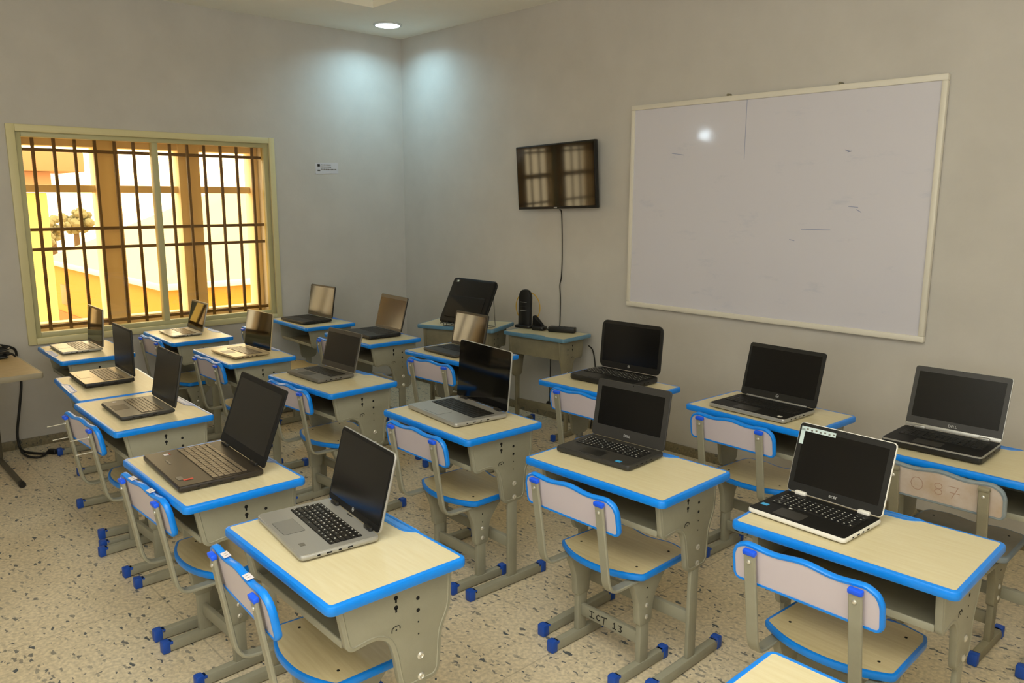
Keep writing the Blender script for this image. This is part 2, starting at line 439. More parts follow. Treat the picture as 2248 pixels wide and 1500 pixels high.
for x in (3.177, 3.819):
    b = MB(); b.cyl((x - 3.416, .02, .63), (0, -1, 0), .011, .022, 'steel_d', 12); b.cyl((x - 3.416, 0, .63), (0, -1, .4), .007, .012, 'steel_d', 10); b.build('hanger_screw', wb)

# television
tv = empty('television', 'black flat-screen television mounted on the front wall left of the whiteboard', 'television', (1.880, -.075, 1.742))
tv.rotation_euler = (R(2.5), R(-1.6), 0)
b = MB(); b.box((0, .012, 0), (.745, .03, .440), 'black', .004); b.box((0, .038, 0), (.45, .04, .28), 'black', .01); b.build('television_body', tv)
b = MB(); b.box((0, -.0042, .004), (.725, .002, .412), 'screen'); b.build('television_screen', tv)
b = MB(); b.box((0, -.005, -.2115), (.03, .003, .007), 'logo', .001); b.build('television_badge', tv)
b = MB(); b.box((0, .062, 0), (.2, .010, .2), 'steel_d', .003); b.build('wall_bracket', tv)
b = MB(); b.tube([(1.90, -.045, 1.516), (1.898, -.02, 1.48), (1.900, -.012, 1.2), (1.897, -.014, 1.05), (1.882, -.012, .99), (1.888, -.012, .9), (1.890, -.014, .75), (1.93, -.06, .701), (1.96, -.1, .70), (1.985, -.14, .7035)], .004, 'cord')
tag(b.build('television_cable'), 'thin black cable running down the wall from the television to the power strip', 'cable')

# paper notice
pn = empty('wall_notice', 'small white printed paper stuck on the wall beside the window', 'notice', (0, -.745, 1.825))
b = MB(); b.box((.0012, 0, 0), (.0016, .205, .086), 'paper', 0, Matrix.Rotation(R(2), 4, 'X')); b.build('paper_sheet', pn)
b = MB()
b.box((.0025, -.072, .022), (.001, .022, .020), 'ink'); b.box((.0025, -.072, -.018), (.001, .024, .010), 'darkgrey')
for z, y0, y1 in ((.026, -.05, .035), (.010, -.05, .03), (-.008, -.05, .075)):
    y = y0
    while y < y1:
        l = .006 + random.random() * .012; b.box((.0025, y + l / 2, z), (.001, l, .006), 'greydeck'); y += l + .003
b.build('printed_lines', pn)

# ceiling lamp
cl = empty('recessed_downlight', 'round lit white downlight recessed in the ceiling corner', 'ceiling light', (.412, -.412, H - .006))
b = MB(); b.lathe([(.094, .006), (.108, .006), (.110, .002), (.106, -.004), (.094, -.006), (.0935, 0)], 'lamp_rim', 40); b.build('lamp_rim', cl)
b = MB(); b.cyl((0, 0, -.003), (0, 0, 1), .0935, .008, 'lamp', 40); b.build('lamp_diffuser', cl)
# lamp added on the left wall, out of view, to put glare in the whiteboard
wl = empty('glare_lamp', 'added white oval lamp out of view, making the glare on the whiteboard', 'added lamp', (0, -4.53, 2.36))
b = MB(); b.slab(rrect(.32, .19, .09, 6), 0, .03, 'lamp_rim', .008, Matrix.Rotation(PI / 2, 4, 'Z') @ Matrix.Rotation(PI / 2, 4, 'X')); b.build('lamp_housing', wl)
b = MB(); b.slab(rrect(.22, .12, .058, 6), .03, .06, 'bulk', .014, Matrix.Rotation(PI / 2, 4, 'Z') @ Matrix.Rotation(PI / 2, 4, 'X')); b.build('lamp_cover', wl)

# ------------------------------------------------------------------ school desk
HD = 0.69
def make_desk(front_groove=False, edge='blue', steel='steel', holes=True, name='school_desk'):
    root = bpy.data.objects.new(name, None); COL.objects.link(root); root.empty_display_size = .1
    ol = rrect(.6, .4, .022, 6); s_ = -1 if front_groove else 1
    b = MB(); b.slab(inset(ol, .006), HD - .022, HD - .0006, 'maple'); b.build('desktop', root)
    b = MB(); b.ring(ol, [(-.013, HD - .0004), (-.006, HD), (-.002, HD - .002), (0, HD - .007), (0, HD - .020), (-.003, HD - .025), (-.02, HD - .026), (-.02, HD - .018)], edge)
    b.build('edge_trim', root)
    b = MB()
    g = roundpoly([(-.125, .1985), (-.092, .162), (.060, .162), (.098, .1985)] if s_ > 0 else [(-.092, -.162), (.09, -.162), (.12, -.1985), (-.12, -.1985)], .02, 4)
    if s_ > 0: g = g[::-1]
    g2 = g if sum((g[i][0] * g[(i + 1) % len(g)][1] - g[(i + 1) % len(g)][0] * g[i][1]) for i in range(len(g))) > 0 else g[::-1]
    b.ring(g2, [(0, HD - .006), (0, HD + .0009), (-.007, HD + .0009), (-.010, HD - .0005), (-.010, HD - .006)], edge)
    b.slab(inset(g2, .009), HD - .006, HD + .0001, edge); b.build('pencil_groove', root)
    # side panels, pressed steel
    prof = [(-.155, .664), (-.133, .540), (-.118, .528), (-.052, .536), (-.016, .518), (-.002, .480), (.014, .385), (.030, .366), (.122, .366), (.138, .384), (.146, .49), (.176, .548), (.182, .664)]
    pr = roundpoly(prof, [0, .01, .014, .03, .03, .03, .02, .012, .012, .02, .02, .02, 0], 3)
    for sx in (-1, 1):
        b = MB()
        T = Matrix(((0, 0, 1, 0), (1, 0, 0, 0), (0, 1, 0, 0), (0, 0, 0, 1)))
        x0, x1 = (.236, .254) if sx > 0 else (-.254, -.236)
        b.slab(pr, x0, x1, steel, .002, T)
        # raised pressed rib following the outline
        xr = .2552 if sx > 0 else -.2552
        ri = inset(pr, .010); ro = inset(pr, .013)
        n = len(ri); vs = []
        for d, h in ((.008, 0), (.0105, .0016), (.013, 0)): vs += [(xr - sx * .0012 + sx * h, y, z) for y, z in inset(pr, d)]
        fs = [(q * n + i, q * n + (i + 1) % n, (q + 1) * n + (i + 1) % n, (q + 1) * n + i) for q in range(2) for i in range(n)]
        b.add(vs, fs, steel)
        xo = .2535 if sx > 0 else -.2535; ax = (sx, 0, 0)
        if holes:
            for z in (.626, .600):
                b.cyl((xo, .008, z), ax, .0058, .0012, 'hole', 14); b.box((xo + sx * .0006, .008, z - .007), (.0012, .005, .012), 'hole')
            for z, r in ((.603, .0052), (.570, .0052), (.538, .0022), (.505, .0022)): b.cyl((xo, .073, z), ax, r, .0012, 'hole', 12)
            # bent tab mark
            arc = [(xo + sx * .0008, -.006, .536), (xo + sx * .0008, -.005, .546), (xo + sx * .0008, .002, .550), (xo + sx * .0008, .014, .550), (xo + sx * .0008, .018, .546), (xo + sx * .0008, .018, .541)]
            b.tube(arc, .0011, 'hole', 5, 3); b.cyl((xo, .007, .540), ax, .0022, .0012, 'hole', 6)
        sp = b.build('side_panel', root)
        for z in (.443, .385):
            q = MB(); q.lathe([(.0105, 0), (.0105, .0022), (.0065, .005), (.004, .0032)], 'bolt', 14, Matrix.Translation((xo, .078, z)) @ Matrix.Rotation(sx * PI / 2, 4, 'Y')); q.build('bolt', sp)
        q = MB(); q.box((sx * .2445, .072, .235), (.015, .046, .40), steel, .003); q.build('leg', root)
        q = MB(); q.box((sx * .243, .05, .022), (.030, .385, .036), steel, .004); fb = q.build('foot_bar', root)
        for y, d in ((-.146, -1), (.246, 1)):
            q = MB(); q.box((sx * .243, y, .0232), (.034, .030, .045), 'blue_cap', .005); q.box((sx * .243, y - d * .02, .034), (.030, .014, .012), 'blue_cap', .003); q.build('foot_cap', fb)
    b = MB()
    b.box((0, .015, .541), (.472, .300, .004), steel); b.box((0, .160, .60), (.472, .006, .122), steel)
    b.box((0, -.134, .549), (.472, .006, .020), steel, .002)
    b.build('book_tray', root)
    b = MB(); b.box((0, .075, .18), (.464, .020, .045), steel, .003); b.build('crossbar', root)
    return root

def make_chair(kind='', name='school_chair'):
    dirty = kind == 'dirty'
    tr = 'trim_dirty' if dirty else 'blue'; st = 'seat_dirty' if dirty else 'maple_s'; bk = 'back_dirty' if dirty else 'back'
    steel = 'steel_d' if dirty else 'steel'
    root = bpy.data.objects.new(name, None); COL.objects.link(root); root.empty_display_size = .1
    # seat
    pts = []
    for i in range(17):
        t = -1 + 2 * i / 16; pts.append((.188 * t, -.118 - .062 * (1 - abs(t) ** 2.2)))
    pts += [(.186, -.06), (.180, .11), (.165, .148)]
    for i in range(13):
        t = 1 - 2 * i / 12; pts.append((.14 * t, .152 - .010 * math.cos(t * PI * 1.5)))
    pts += [(-.165, .148), (-.180, .11), (-.186, -.06)]
    so = roundpoly(pts, .012, 2); ZS = .385
    b = MB(); b.slab(inset(so, .006), ZS - .02, ZS - .0006, st)
    for x, y in ((-.13, -.075), (.13, -.085), (.13, .09), (-.13, .09)): b.cyl((x, y, ZS - .001), (0, 0, 1), .0045, .0012, 'hole', 8)
    b.build('seat', root)
    b = MB(); b.ring(so, [(-.010, ZS - .0004), (-.005, ZS), (-.001, ZS - .002), (0.0005, ZS - .007), (0, ZS - .017), (-.003, ZS - .022), (-.02, ZS - .023), (-.02, ZS - .016)], tr); b.build('seat_trim', root)
    # backrest panel in a tilted plane
    up = []
    W2 = .205
    for i in range(25):
        u = W2 - .04 - (2 * W2 - .08) * i / 24
        dip = -.0085 * (0.5 - 0.5 * math.cos(2 * PI * 2 * (u + .165) / .33)) if abs(u) < .165 else 0
        up.append((u, .0 + dip + .004 * (1 - (abs(u) / .165) ** 2)))
    bo = [(-W2 + .012, -.122), (W2 - .012, -.122), (W2, -.108), (W2, -.042)] + [(W2 - .012, -.014)] + up + [(-W2 + .012, -.014), (-W2, -.042), (-W2, -.108)]
    bo = roundpoly(bo, .012, 3)
    tilt = math.atan2(.020, .122)
    TB = Matrix.Translation((0, -.283, .686)) @ Matrix.Rotation(PI / 2 + tilt, 4, 'X')
    # local: x right, y up the panel, z toward the sitter's back (-y world is +z)
    b = MB(); b.slab(inset(bo, .006), -.0075, .0075, bk, 0, TB)
    if dirty:
        def stroke(a, c):
            a = Vector(a); c = Vector(c); d = (c - a); L = d.length
            b.box((0, 0, 0), (L, .0022, .0006), 'stain', 0, TB @ Matrix.Translation(((a.x + c.x) / 2, (a.y + c.y) / 2, .0078)) @ Matrix.Rotation(math.atan2(d.y, d.x), 4, 'Z'))
        for cx in (-.07,):
            P = [(cx + .02 * math.cos(2 * PI * i / 10), -.062 + .024 * math.sin(2 * PI * i / 10)) for i in range(11)]
            for i in range(10): stroke((*P[i], 0), (*P[i + 1], 0))
        for yy in (-.052, -.074):
            P = [(.0 + .012 * math.cos(2 * PI * i / 8), yy + .011 * math.sin(2 * PI * i / 8)) for i in range(9)]
            for i in range(8): stroke((*P[i], 0), (*P[i + 1], 0))
        stroke((.03, -.043, 0), (.062, -.043, 0)); stroke((.062, -.043, 0), (.042, -.086, 0)); stroke((.036, -.065, 0), (.068, -.065, 0))
    b.build('backrest', root)
    b = MB(); b.ring(bo, [(-.009, .0092), (-.003, .0095), (0, .006), (.0008, 0), (0, -.006), (-.003, -.0095), (-.009, -.0092), (-.009, 0)], tr, TB); bt = b.build('backrest_trim', root)
    if kind == 'taped':
        for u in (-.085, .07):
            q = MB(); q.box((0, 0, 0), (.034, .0008, .0185), 'tape', 0, TB @ Matrix.Translation((u, -.0015 + .002, 0)))
            for du in (-.006, .006): q.box((0, 0, 0), (.0016, .0012, .008), 'steel_d', 0, TB @ Matrix.Translation((u + du, -.0013 + .002, 0)))
            q.build('tape_label', bt)
    for sx in (-1, 1):
        path = [(-.2985, .664), (-.289, .600), (-.279, .540), (-.2695, .480), (-.262, .430), (-.257, .398), (-.250, .376), (-.238, .360), (-.222, .3525), (-.200, .350), (-.12, .350), (-.02, .3505)]
        b = MB(); b.sweep([(sx * .143, y, z) for y, z in path], rect_prof(.034, .011, .003), steel, (1, 0, 0)); ps = b.build('back_support', root)
        q = MB(); q.box((0, 0, 0), (.0365, .016, .014), 'blue_tip' if not dirty else 'steel_d', .003, Matrix.Translation((sx * .143, -.2995, .666)) @ Matrix.Rotation(tilt, 4, 'X')); q.build('end_cap', ps)
        long = kind == 'long_bolts'
        for y, z in ((-.2958, .640), (-.2805, .578)):
            q = MB()
            if long: q.cyl((sx * .143, y, z), (0, -1, -.02), .0022, .075, 'bolt', 8)
            q.lathe([(.006, 0), (.0055, .003), (.003, .0045)], 'bolt', 12, Matrix.Translation((sx * .143, y - .005, z)) @ Matrix.Rotation(PI / 2, 4, 'X')); q.build('bolt', ps)
        # leg bracket: tapering pressed channel below the seat
        pr = roundpoly([(-.135, .352), (-.125, .325), (-.100, .27), (-.093, .185), (-.085, .178), (-.035, .178), (-.028, .185), (-.018, .27), (.03, .33), (.05, .352)], [0, .02, .03, .01, .01, .01, .01, .03, .02, 0], 3)
        T = Matrix(((0, 0, 1, 0), (1, 0, 0, 0), (0, 1, 0, 0), (0, 0, 0, 1)))
        x0, x1 = (.128, .156) if sx > 0 else (-.156, -.128)
        q = MB(); q.slab(pr, x0, x1, steel, .003, T)
        for z in (.31, .275): q.cyl((sx * .1555, -.058, z), (sx, 0, 0), .003, .001, 'hole', 8)
        lb = q.build('leg_bracket', root)
        for z in (.247, .205):
            q = MB(); q.lathe([(.009, 0), (.009, .0022), (.0055, .0046)], 'bolt', 14, Matrix.Translation((sx * .1555, -.058, z)) @ Matrix.Rotation(sx * PI / 2, 4, 'Y')); q.build('bolt', lb)
        q = MB(); q.box((sx * .142, -.060, .115), (.022, .044, .19), steel, .003); q.build('leg', root)
        q = MB(); q.box((sx * .142, -.070, .022), (.028, .262, .036), steel, .004); fb = q.build('foot_bar', root)
        for y, d in ((-.205, -1), (.062, 1)):
            q = MB(); q.box((sx * .142, y, .0232), (.032, .028, .045), 'blue_cap', .005); q.box((sx * .142, y - d * .018, .034), (.029, .014, .012), 'blue_cap', .003); q.build('foot_cap', fb)
    b = MB(); b.box((0, -.060, .118), (.262, .018, .045), steel, .003)
    if kind in ('ict13', 'ict'):
        def st(x0, z0, x1, z1, off):
            d = Vector((x1 - x0, z1 - z0)); L = d.length
            b.box((0, 0, 0), (L + .003, .0006, .0034), 'ink', 0, Matrix.Translation((off + (x0 + x1) / 2, -.0695, .118 + (z0 + z1) / 2)) @ Matrix.Rotation(-math.atan2(d.y, d.x), 4, 'Y'))
        o = -.088
        for a in ((0, .012, .02, .012), (.01, .012, .01, -.010), (0, -.010, .021, -.011)): st(*a, o)
        o = -.055
        P = [(.016, .008), (.008, .011), (.001, .004), (.001, -.004), (.007, -.010), (.015, -.007)]
        for i in range(5): st(*P[i], *P[i + 1], o)
        o = -.028
        for a in ((-.004, .011, .020, .0135), (.009, .012, .006, -.014)): st(*a, o)
        if kind == 'ict13':
            o = .022
            for a in ((0, .006, .006, .012), (.006, .012, .006, -.010), (-.001, -.010, .013, -.010)): st(*a, o)
            o = .048
            for a in ((0, .011, .013, .011), (.013, .011, .006, .002), (.006, .002, .013, -.004), (.013, -.004, .008, -.011), (.008, -.011, -.001, -.010)): st(*a, o)
    b.build('crossbar', root)
    return root

desk_a = make_desk(); desk_b = make_desk(True); desk_c = make_desk(edge='blue_dull', steel='steel_d')
chair_p = {k: make_chair(k) for k in ('', 'taped', 'ict13', 'ict', 'dirty', 'long_bolts')}
reg(None)
used = set()
def put(proto, x, y, rz, label, cat, group, scale=None):
    o = proto if proto.name not in used else copy_tree(proto)
    used.add(o.name); o.location = (x, y, 0); o.rotation_euler.z = R(rz)
    if scale: o.scale = scale
    tag(o, label, cat, group); return o

GD = 'school desks in rows'
desks = [
 (desk_a, 3.962, -3.044, -1.5, 'nearest maple school desk on the left, under the silver laptop with black keyboard'),
 (desk_a, 4.082, -1.991, 1.2, 'maple school desk behind the chair marked ICT 13, in the middle of the room'),
 (desk_a, 4.888, -1.944, 1.4, 'maple school desk at the lower right under the white-edged laptop'),
 (desk_a, 5.306, -2.864, 0.0, 'empty maple school desk cut off by the bottom right edge of the photo'),
 (desk_a, 3.222, -2.021, -1.6, 'maple school desk under the silver laptop with a glossy black screen'),
 (desk_a, 3.155, -3.060, -1.0, 'maple school desk under the big black laptop with red and white stickers'),
 (desk_a, 2.228, -2.054, 2.0, 'maple school desk under the grey laptop, third from the window in the middle row'),
 (desk_a, 2.143, -1.134, 1.8, 'maple school desk in front of the leaning black bag, under the laptop reflecting window bars'),
 (desk_a, 3.254, -1.100, 1.4, 'maple school desk below the left end of the whiteboard, under the rounded black laptop'),
 (desk_a, 4.052, -0.969, -3.0, 'maple school desk below the middle of the whiteboard, under the black laptop with silver sides'),
 (desk_a, 4.885, -0.995, 0.0, 'maple school desk cut by the right photo edge, behind the worn stained chair'),
 (desk_a, 2.203, -2.970, -0.7, 'maple school desk in the near row whose chair has long bolts sticking out'),
 (desk_b, 1.591, -2.918, -4.0, 'chairless maple school desk with the pencil slot on the near edge, second from the window'),
 (desk_b, 0.564, -2.754, -1.6, 'chairless maple school desk closest to the window at the far left'),
 (desk_a, 0.403, -2.083, -1.8, 'maple school desk right under the window, with the tilted silver laptop'),
 (desk_a, 1.279, -2.091, -2.8, 'maple school desk second from the window in the middle row, under the champagne laptop'),
 (desk_a, 0.445, -1.172, -2.6, 'maple school desk with open shelf in the far left corner, below the paper notice'),
 (desk_a, 1.284, -1.199, -2.1, 'maple school desk in the far row between the corner desk and the leaning black bag'),
]
for p, x, y, r_, lab in desks: put(p, x, y, r_, lab, 'desk', GD)
put(desk_c, 1.402, -.478, 203.8, 'dusty old school desk turned at an angle against the front wall under the black bag', 'desk', 'dusty desks against the front wall', (1, .96, .71 / .69))
put(desk_c, 1.985, -.244, 185.6, 'dusty old school desk against the front wall under the router and power strip', 'desk', 'dusty desks against the front wall', (.89, .78, 1.0))
GC = 'school chairs at the desks'
chairs = [
 ('taped', 3.929, -3.023, -4.0, 'school chair with white tape labels, nearest on the left by the silver laptop desk'),
 ('ict13', 4.084, -1.992, -0.6, 'school chair in the middle marked ICT 13 on its lower bar'),
 ('', 4.865, -1.955, -0.9, 'blue-edged school chair at the lower right before the white-edged laptop'),
 ('', 3.234, -1.985, -1.1, 'school chair in front of the silver laptop with a glossy black screen'),
 ('taped', 3.146, -3.001, 1.5, 'school chair with white tape labels in front of the big black laptop'),
 ('', 2.185, -2.002, 1.8, 'school chair at the grey laptop desk, third from the window in the middle row'),
 ('', 2.182, -1.130, 3.0, 'school chair in front of the laptop that reflects the window bars'),
 ('', 3.285, -1.055, 0.0, 'school chair at the desk below the left end of the whiteboard, half hidden'),
 ('ict', 4.031, -0.939, -2.0, 'school chair below the middle of the whiteboard, with black letters on its lower bar'),
 ('dirty', 4.852, -0.972, -1.0, 'worn school chair with faded grey edging and scratched stained back at the far right'),
 ('long_bolts', 2.160, -2.925, 3.0, 'school chair at the left with long thin bolts sticking out of its back'),
 ('', 1.298, -2.034, 0.4, 'school chair second from the window in the middle row, by the champagne laptop'),
 ('', 0.366, -2.03, 0.4, 'school chair at the desk right under the window'),
 ('', 0.488, -1.372, 0.1, 'school chair pulled out from the corner desk, mostly hidden behind laptops'),
 ('', 1.249, -1.195, 0.0, 'school chair in the far row, back mostly hidden by the grey laptop screen'),
]
for k, x, y, r_, lab in chairs: put(chair_p[k], x, y, r_, lab, 'chair', GC)

# ------------------------------------------------------------------ laptops
def laptop(x, y, yaw, w, d, l, ang, label, base='black', deck=None, lid=None, face=None, scr='screen', keys='key', kbplate=None, th=.018, t0=.010,
           bez=(.010, .012, .020), logo=None, logo_h=.010, logo_s=.012, pad=True, padmat=None, hinge=None, sticks=(), legend=False, gap=0.0, padx=-.02, kbx=0.0, numpad=False, r=.012, band=False, rim=None):
    deck = deck or base; lid = lid or base; face = face or 'black'; kbplate = kbplate or 'black'; padmat = padmat or deck
    root = empty('laptop', label, 'laptop', (x, y, HD + .0008), R(yaw), 'open laptops on the desks')
    z1 = th
    b = MB(); ol = rrect(w, d, r, 4)
    # wedge-free base with rounded edges and a separate deck skin
    b.slab(ol, .003, z1 - .0006, base, .005); b.slab(inset(ol, .0035), z1 - .0012, z1, deck)
    if rim: b.ring(ol, [(-.004, z1 - .001), (.0006, z1 - .002), (.0006, z1 - .006), (-.004, z1 - .007)], rim)
    for sx in (-1, 1):
        for yy in (-.4, .4): b.cyl((sx * w * .42, d * yy, 0), (0, 0, 1), .006, .004, 'black', 10)
    # ports on the right side
    for k in range(4): b.box((w / 2, -d * .28 + k * d * .13, z1 * .55), (.0012, .008 + .006 * (k % 2), .004), 'hole')
    ob = b.build('base', root)
    # keyboard
    kw = w * (.92 if numpad else .85); kd = d * .42; ky = d * .115; kx = kbx
    b = MB(); b.slab([(kx + a, ky + c) for a, c in rrect(kw, kd, .004, 2)], z1 - .0006, z1 + .0004, kbplate)
    ncol = 17 if numpad else 14; nrow = 6
    for rr in range(nrow):
        cw = kw / ncol; ch = kd / nrow; cc = 0
        while cc < ncol:
            span = 1
            if rr == 0 and cc == 4: span = 5
            elif rr in (1, 2, 3) and cc in (0, ncol - 2) and not numpad: span = 2 if (rr, cc) != (3, 0) else 1
            span = min(span, ncol - cc)
            cx = kx - kw / 2 + (cc + span / 2) * cw; cy = ky - kd / 2 + (rr + .5) * ch
            b.box((cx, cy, z1 + .0012), (cw * span - .0028, ch - .0030 if rr < 5 else ch * .65, .0022), keys, 0)
            if legend: b.box((cx - cw * .12 * span, cy + ch * .1, z1 + .0024), (cw * .22, ch * .20, .0003), 'legend', 0)
            cc += span
    b.build('keyboard', ob)
    if pad:
        b = MB(); b.slab([(padx + a, -d * .305 + c) for a, c in rrect(w * .29, d * .27, .004, 2)], z1 - .0006, z1 + .0003, 'hole'); b.slab([(padx + a, -d * .305 + c) for a, c in rrect(w * .29 - .0016, d * .27 - .0016, .004, 2)], z1, z1 + .0005, padmat)
        b.build('touchpad', ob)
    for (sx, sy, sw, sh, sm) in sticks:
        b = MB(); b.box((sx * w, sy * d, z1 + .0006), (sw, sh, .0006), sm); b.build('sticker', ob)
    # lid: local frame u right, s up the lid, n towards the viewer
    a = R(ang); zh = z1 + .002
    T = Matrix.Translation((0, d / 2 - .004, zh)) @ Matrix(((1, 0, 0, 0), (0, -math.cos(a), -math.sin(a), 0), (0, math.sin(a), -math.cos(a), 0), (0, 0, 0, 1)))
    lo = [(p, q + l / 2 + gap / 2) for p, q in rrect(w, l - gap, r, 4)]
    b = MB(); b.slab(lo, -.0075, 0, lid, .0025, T); b.slab(inset(lo, .0022), -.001, .0009, face, 0, T)
    if logo != 'none' and scr != 'none': b.cyl((0, 0, 0), (0, 0, 1), .0022, .0004, 'hole', 10, None, T @ Matrix.Translation((0, l - .007, .0009)))
    if band: b.slab([(p, q + .0065) for p, q in rrect(w - .006, .013, .003, 2)], -.0005, .0022, 'silver', .001, T)
    lidob = b.build('screen_lid', root)
    bs, bt_, bb = bez
    b = MB(); sw, sh = w - 2 * bs, l - gap - bt_ - bb
    b.slab([(p, q + gap + bb + sh / 2) for p, q in rrect(sw, sh, .002, 1)], .0006, .0013, scr, 0, T); b.build('display', lidob)
    if logo:
        b = MB(); TL = T @ Matrix.Translation((0, gap + logo_h, .0016))
        if logo == 'ring':
            n = 20; vs = []
            for rr in (logo_s * .42, logo_s * .5): vs += [(rr * math.cos(2 * PI * i / n), rr * math.sin(2 * PI * i / n), 0) for i in range(n)]
            b.add(vs, [(i, n + i, n + (i + 1) % n, (i + 1) % n) for i in range(n)], 'logo', TL); b.text('hp', logo_s * .62, 'logo', TL)
        else: b.text(logo, logo_s, 'logo', TL)
        b.build('logo', lidob)
    if hinge == 'strip':
        b = MB(); b.box((0, 0, 0), (w * .80, .008, .007), 'silver', .002, Matrix.Translation((0, d / 2 - .010, z1 + .004))); b.build('hinge_strip', root)
    elif hinge:
        for sx in (-1, 1):
            b = MB(); b.box((0, 0, 0), (w * .12, .014, .013), hinge, .004, Matrix.Translation((sx * w * .33, d / 2 - .007, z1 + .004))); b.build('hinge', root)
    return root, lidob, T

laptop(3.860, -3.057, -7.0, .335, .222, .222, 104.7, 'silver laptop with black keyboard and black-bordered screen on the nearest left desk', 'silver', lid='silver', face='black_m', scr='screen_s',
       logo='ring', logo_h=.016, logo_s=.013, hinge='black', legend=True, sticks=((.30, -.36, .018, .014, 'greydeck'), (-.02, .46, .03, .004, 'darkgrey')), padx=-.03, padmat='padgrey', r=.016)
laptop(3.978, -1.953, 3.4, .323, .215, .214, 100.5, 'dark grey thick-bordered laptop with blue sticker, on the desk of the chair marked ICT 13', 'darkgrey', deck='darkgrey', face='darkgrey', scr='screen_m', th=.021,
       bez=(.022, .026, .044), logo='DELL', logo_h=.020, logo_s=.013, legend=True, pad=True, padmat='black', sticks=((.33, -.42, .022, .016, 'cyan'),))
lt, lidob, T = laptop(4.750, -1.965, -2.8, .297, .215, .215, 106.2, 'white-edged black laptop with a pale sticker along its screen corner at the lower right', 'white', deck='black_m', lid='white', face='black', scr='screen_s', th=.018,
       bez=(.018, .020, .030), logo='acer', logo_h=.018, logo_s=.015, hinge='white', legend=True, sticks=((-.42, -.24, .022, .016, 'cyan'), (-.19, -.12, .010, .006, 'white')), padmat='darkgrey', padx=-.035)
b = MB()
b.box((0, 0, 0), (.110, .014, .0004), 'sticker', 0, T @ Matrix.Translation((-.085, .196, .0020)))
b.box((0, 0, 0), (.013, .048, .0004), 'sticker', 0, T @ Matrix.Translation((-.1335, .172, .0020)))
for k in range(7): b.box((0, 0, 0), (.006, .004, .0003), 'greydeck', 0, T @ Matrix.Translation((-.12 + .014 * k, .196 - .002 * (k % 2), .0024)))
b.build('sticker', lidob)
laptop(3.179, -2.009, -5.9, .384, .262, .258, 95.5, 'large silver laptop with glossy mirror-like black screen on the middle-row desk', 'silver', face='screen', scr='screen', th=.020, bez=(.012, .014, .026), r=.014, padmat='silver', hinge='black', kbx=0)
laptop(3.136, -3.083, -3.7, .402, .272, .266, 111.4, 'big black laptop with red and white stickers and number pad on the near row', 'browndeck', lid='black_m', face='black_m', scr='screen_m', th=.022, bez=(.018, .02, .034),
       numpad=True, keys='key_g', pad=False, hinge='black', sticks=((-.38, -.26, .018, .018, 'tape'), (-.38, -.225, .018, .006, 'red'), (.30, -.40, .035, .018, 'greydeck'), (.36, -.33, .012, .030, 'red'), (-.16, -.33, .045, .007, 'greydeck')), padx=-.05, r=.008)
laptop(2.143, -2.071, 1.1, .317, .212, .205, 105.7, 'grey laptop with a wide grey screen border on the third middle-row desk from the window', 'greydeck', lid='greydeck', face='darkgrey', scr='screen_m', bez=(.012, .022, .03), padmat='darkgrey', th=.020,
       sticks=((-.4, -.3, .012, .012, 'sticker'),))
laptop(2.111, -1.169, -2.5, .321, .214, .208, 102.0, 'dark laptop whose screen mirrors the window bars, in front of the black bag', 'darkgrey', face='black', scr='screen', bez=(.014, .014, .02))
laptop(3.236, -1.038, 2.5, .381, .258, .248, 95.4, 'thick rounded black laptop below the left end of the whiteboard', 'black', face='black', scr='screen_s', th=.028, bez=(.018, .018, .034), logo='ring', logo_h=.022, logo_s=.014, legend=True, numpad=True, r=.030)
laptop(4.036, -1.006, -2.8, .37, .248, .241, 105.1, 'black laptop with silver sides and silver hinge line, below the middle of the whiteboard', 'silver', deck='black_m', lid='black_m', face='black', scr='screen_s', th=.021, bez=(.014, .018, .034), logo='ring', logo_h=.020, logo_s=.015,
       hinge='strip', legend=False, numpad=True, sticks=((.40, -.38, .018, .014, 'white'),), padmat='darkgrey')
laptop(4.757, -.993, .9, .338, .234, .240, 106.8, 'black laptop with a silver strip under its screen, at the right photo edge', 'black', deck='black_m', lid='silver', face='darkgrey', scr='screen_m', th=.030, bez=(.018, .022, .040), logo='DELL', logo_h=.024, logo_s=.014, hinge='silver', padmat='darkgrey', band=True, rim='silver')
laptop(2.204, -2.988, -2.3, .316, .217, .226, 101.2, 'grey-decked laptop with dark touchpad on the desk of the long-bolt chair', 'darkgrey', deck='greydeck', face='black', scr='screen_m', keys='key_g', padmat='black', th=.018, sticks=((-.40, -.28, .014, .014, 'tape'),))
laptop(1.481, -2.927, -2.4, .338, .226, .235, 90.7, 'dark laptop with pale palm rest and upright screen, second near-row desk from window', 'black', deck='champ', face='black', scr='screen_m', keys='key_g', th=.024, hinge='strip')
laptop(.495, -2.788, -1.3, .329, .220, .229, 94.3, 'pale silver laptop on the leftmost desk against the window, screen mirroring it', 'silver', deck='silver', lid='silver', face='black', scr='screen', keys='key_g', th=.016, padmat='silver')
laptop(.362, -2.114, -2.4, .297, .196, .197, 103.9, 'slim silver laptop on the desk right under the window', 'silver', deck='silver', face='black', scr='screen', keys='key_g', th=.014, padmat='silver')
laptop(1.298, -2.118, 1.5, .32, .219, .221, 98, 'champagne laptop with a glossy screen mirroring a window, second desk of the middle row', 'champ', lid='champ', face='screen', scr='screen', keys='key_g', th=.016, padmat='greydeck')
laptop(.432, -1.216, 1.4, .342, .236, .234, 99.5, 'black laptop on the corner desk under the paper notice', 'black', face='black', scr='screen_s', th=.022)
laptop(1.270, -1.182, -4.1, .347, .238, .233, 105.1, 'black laptop with a tan reflecting screen, next desk left of the black bag', 'black', face='darkgrey', scr='screen_s', th=.024, bez=(.010, .024, .018))

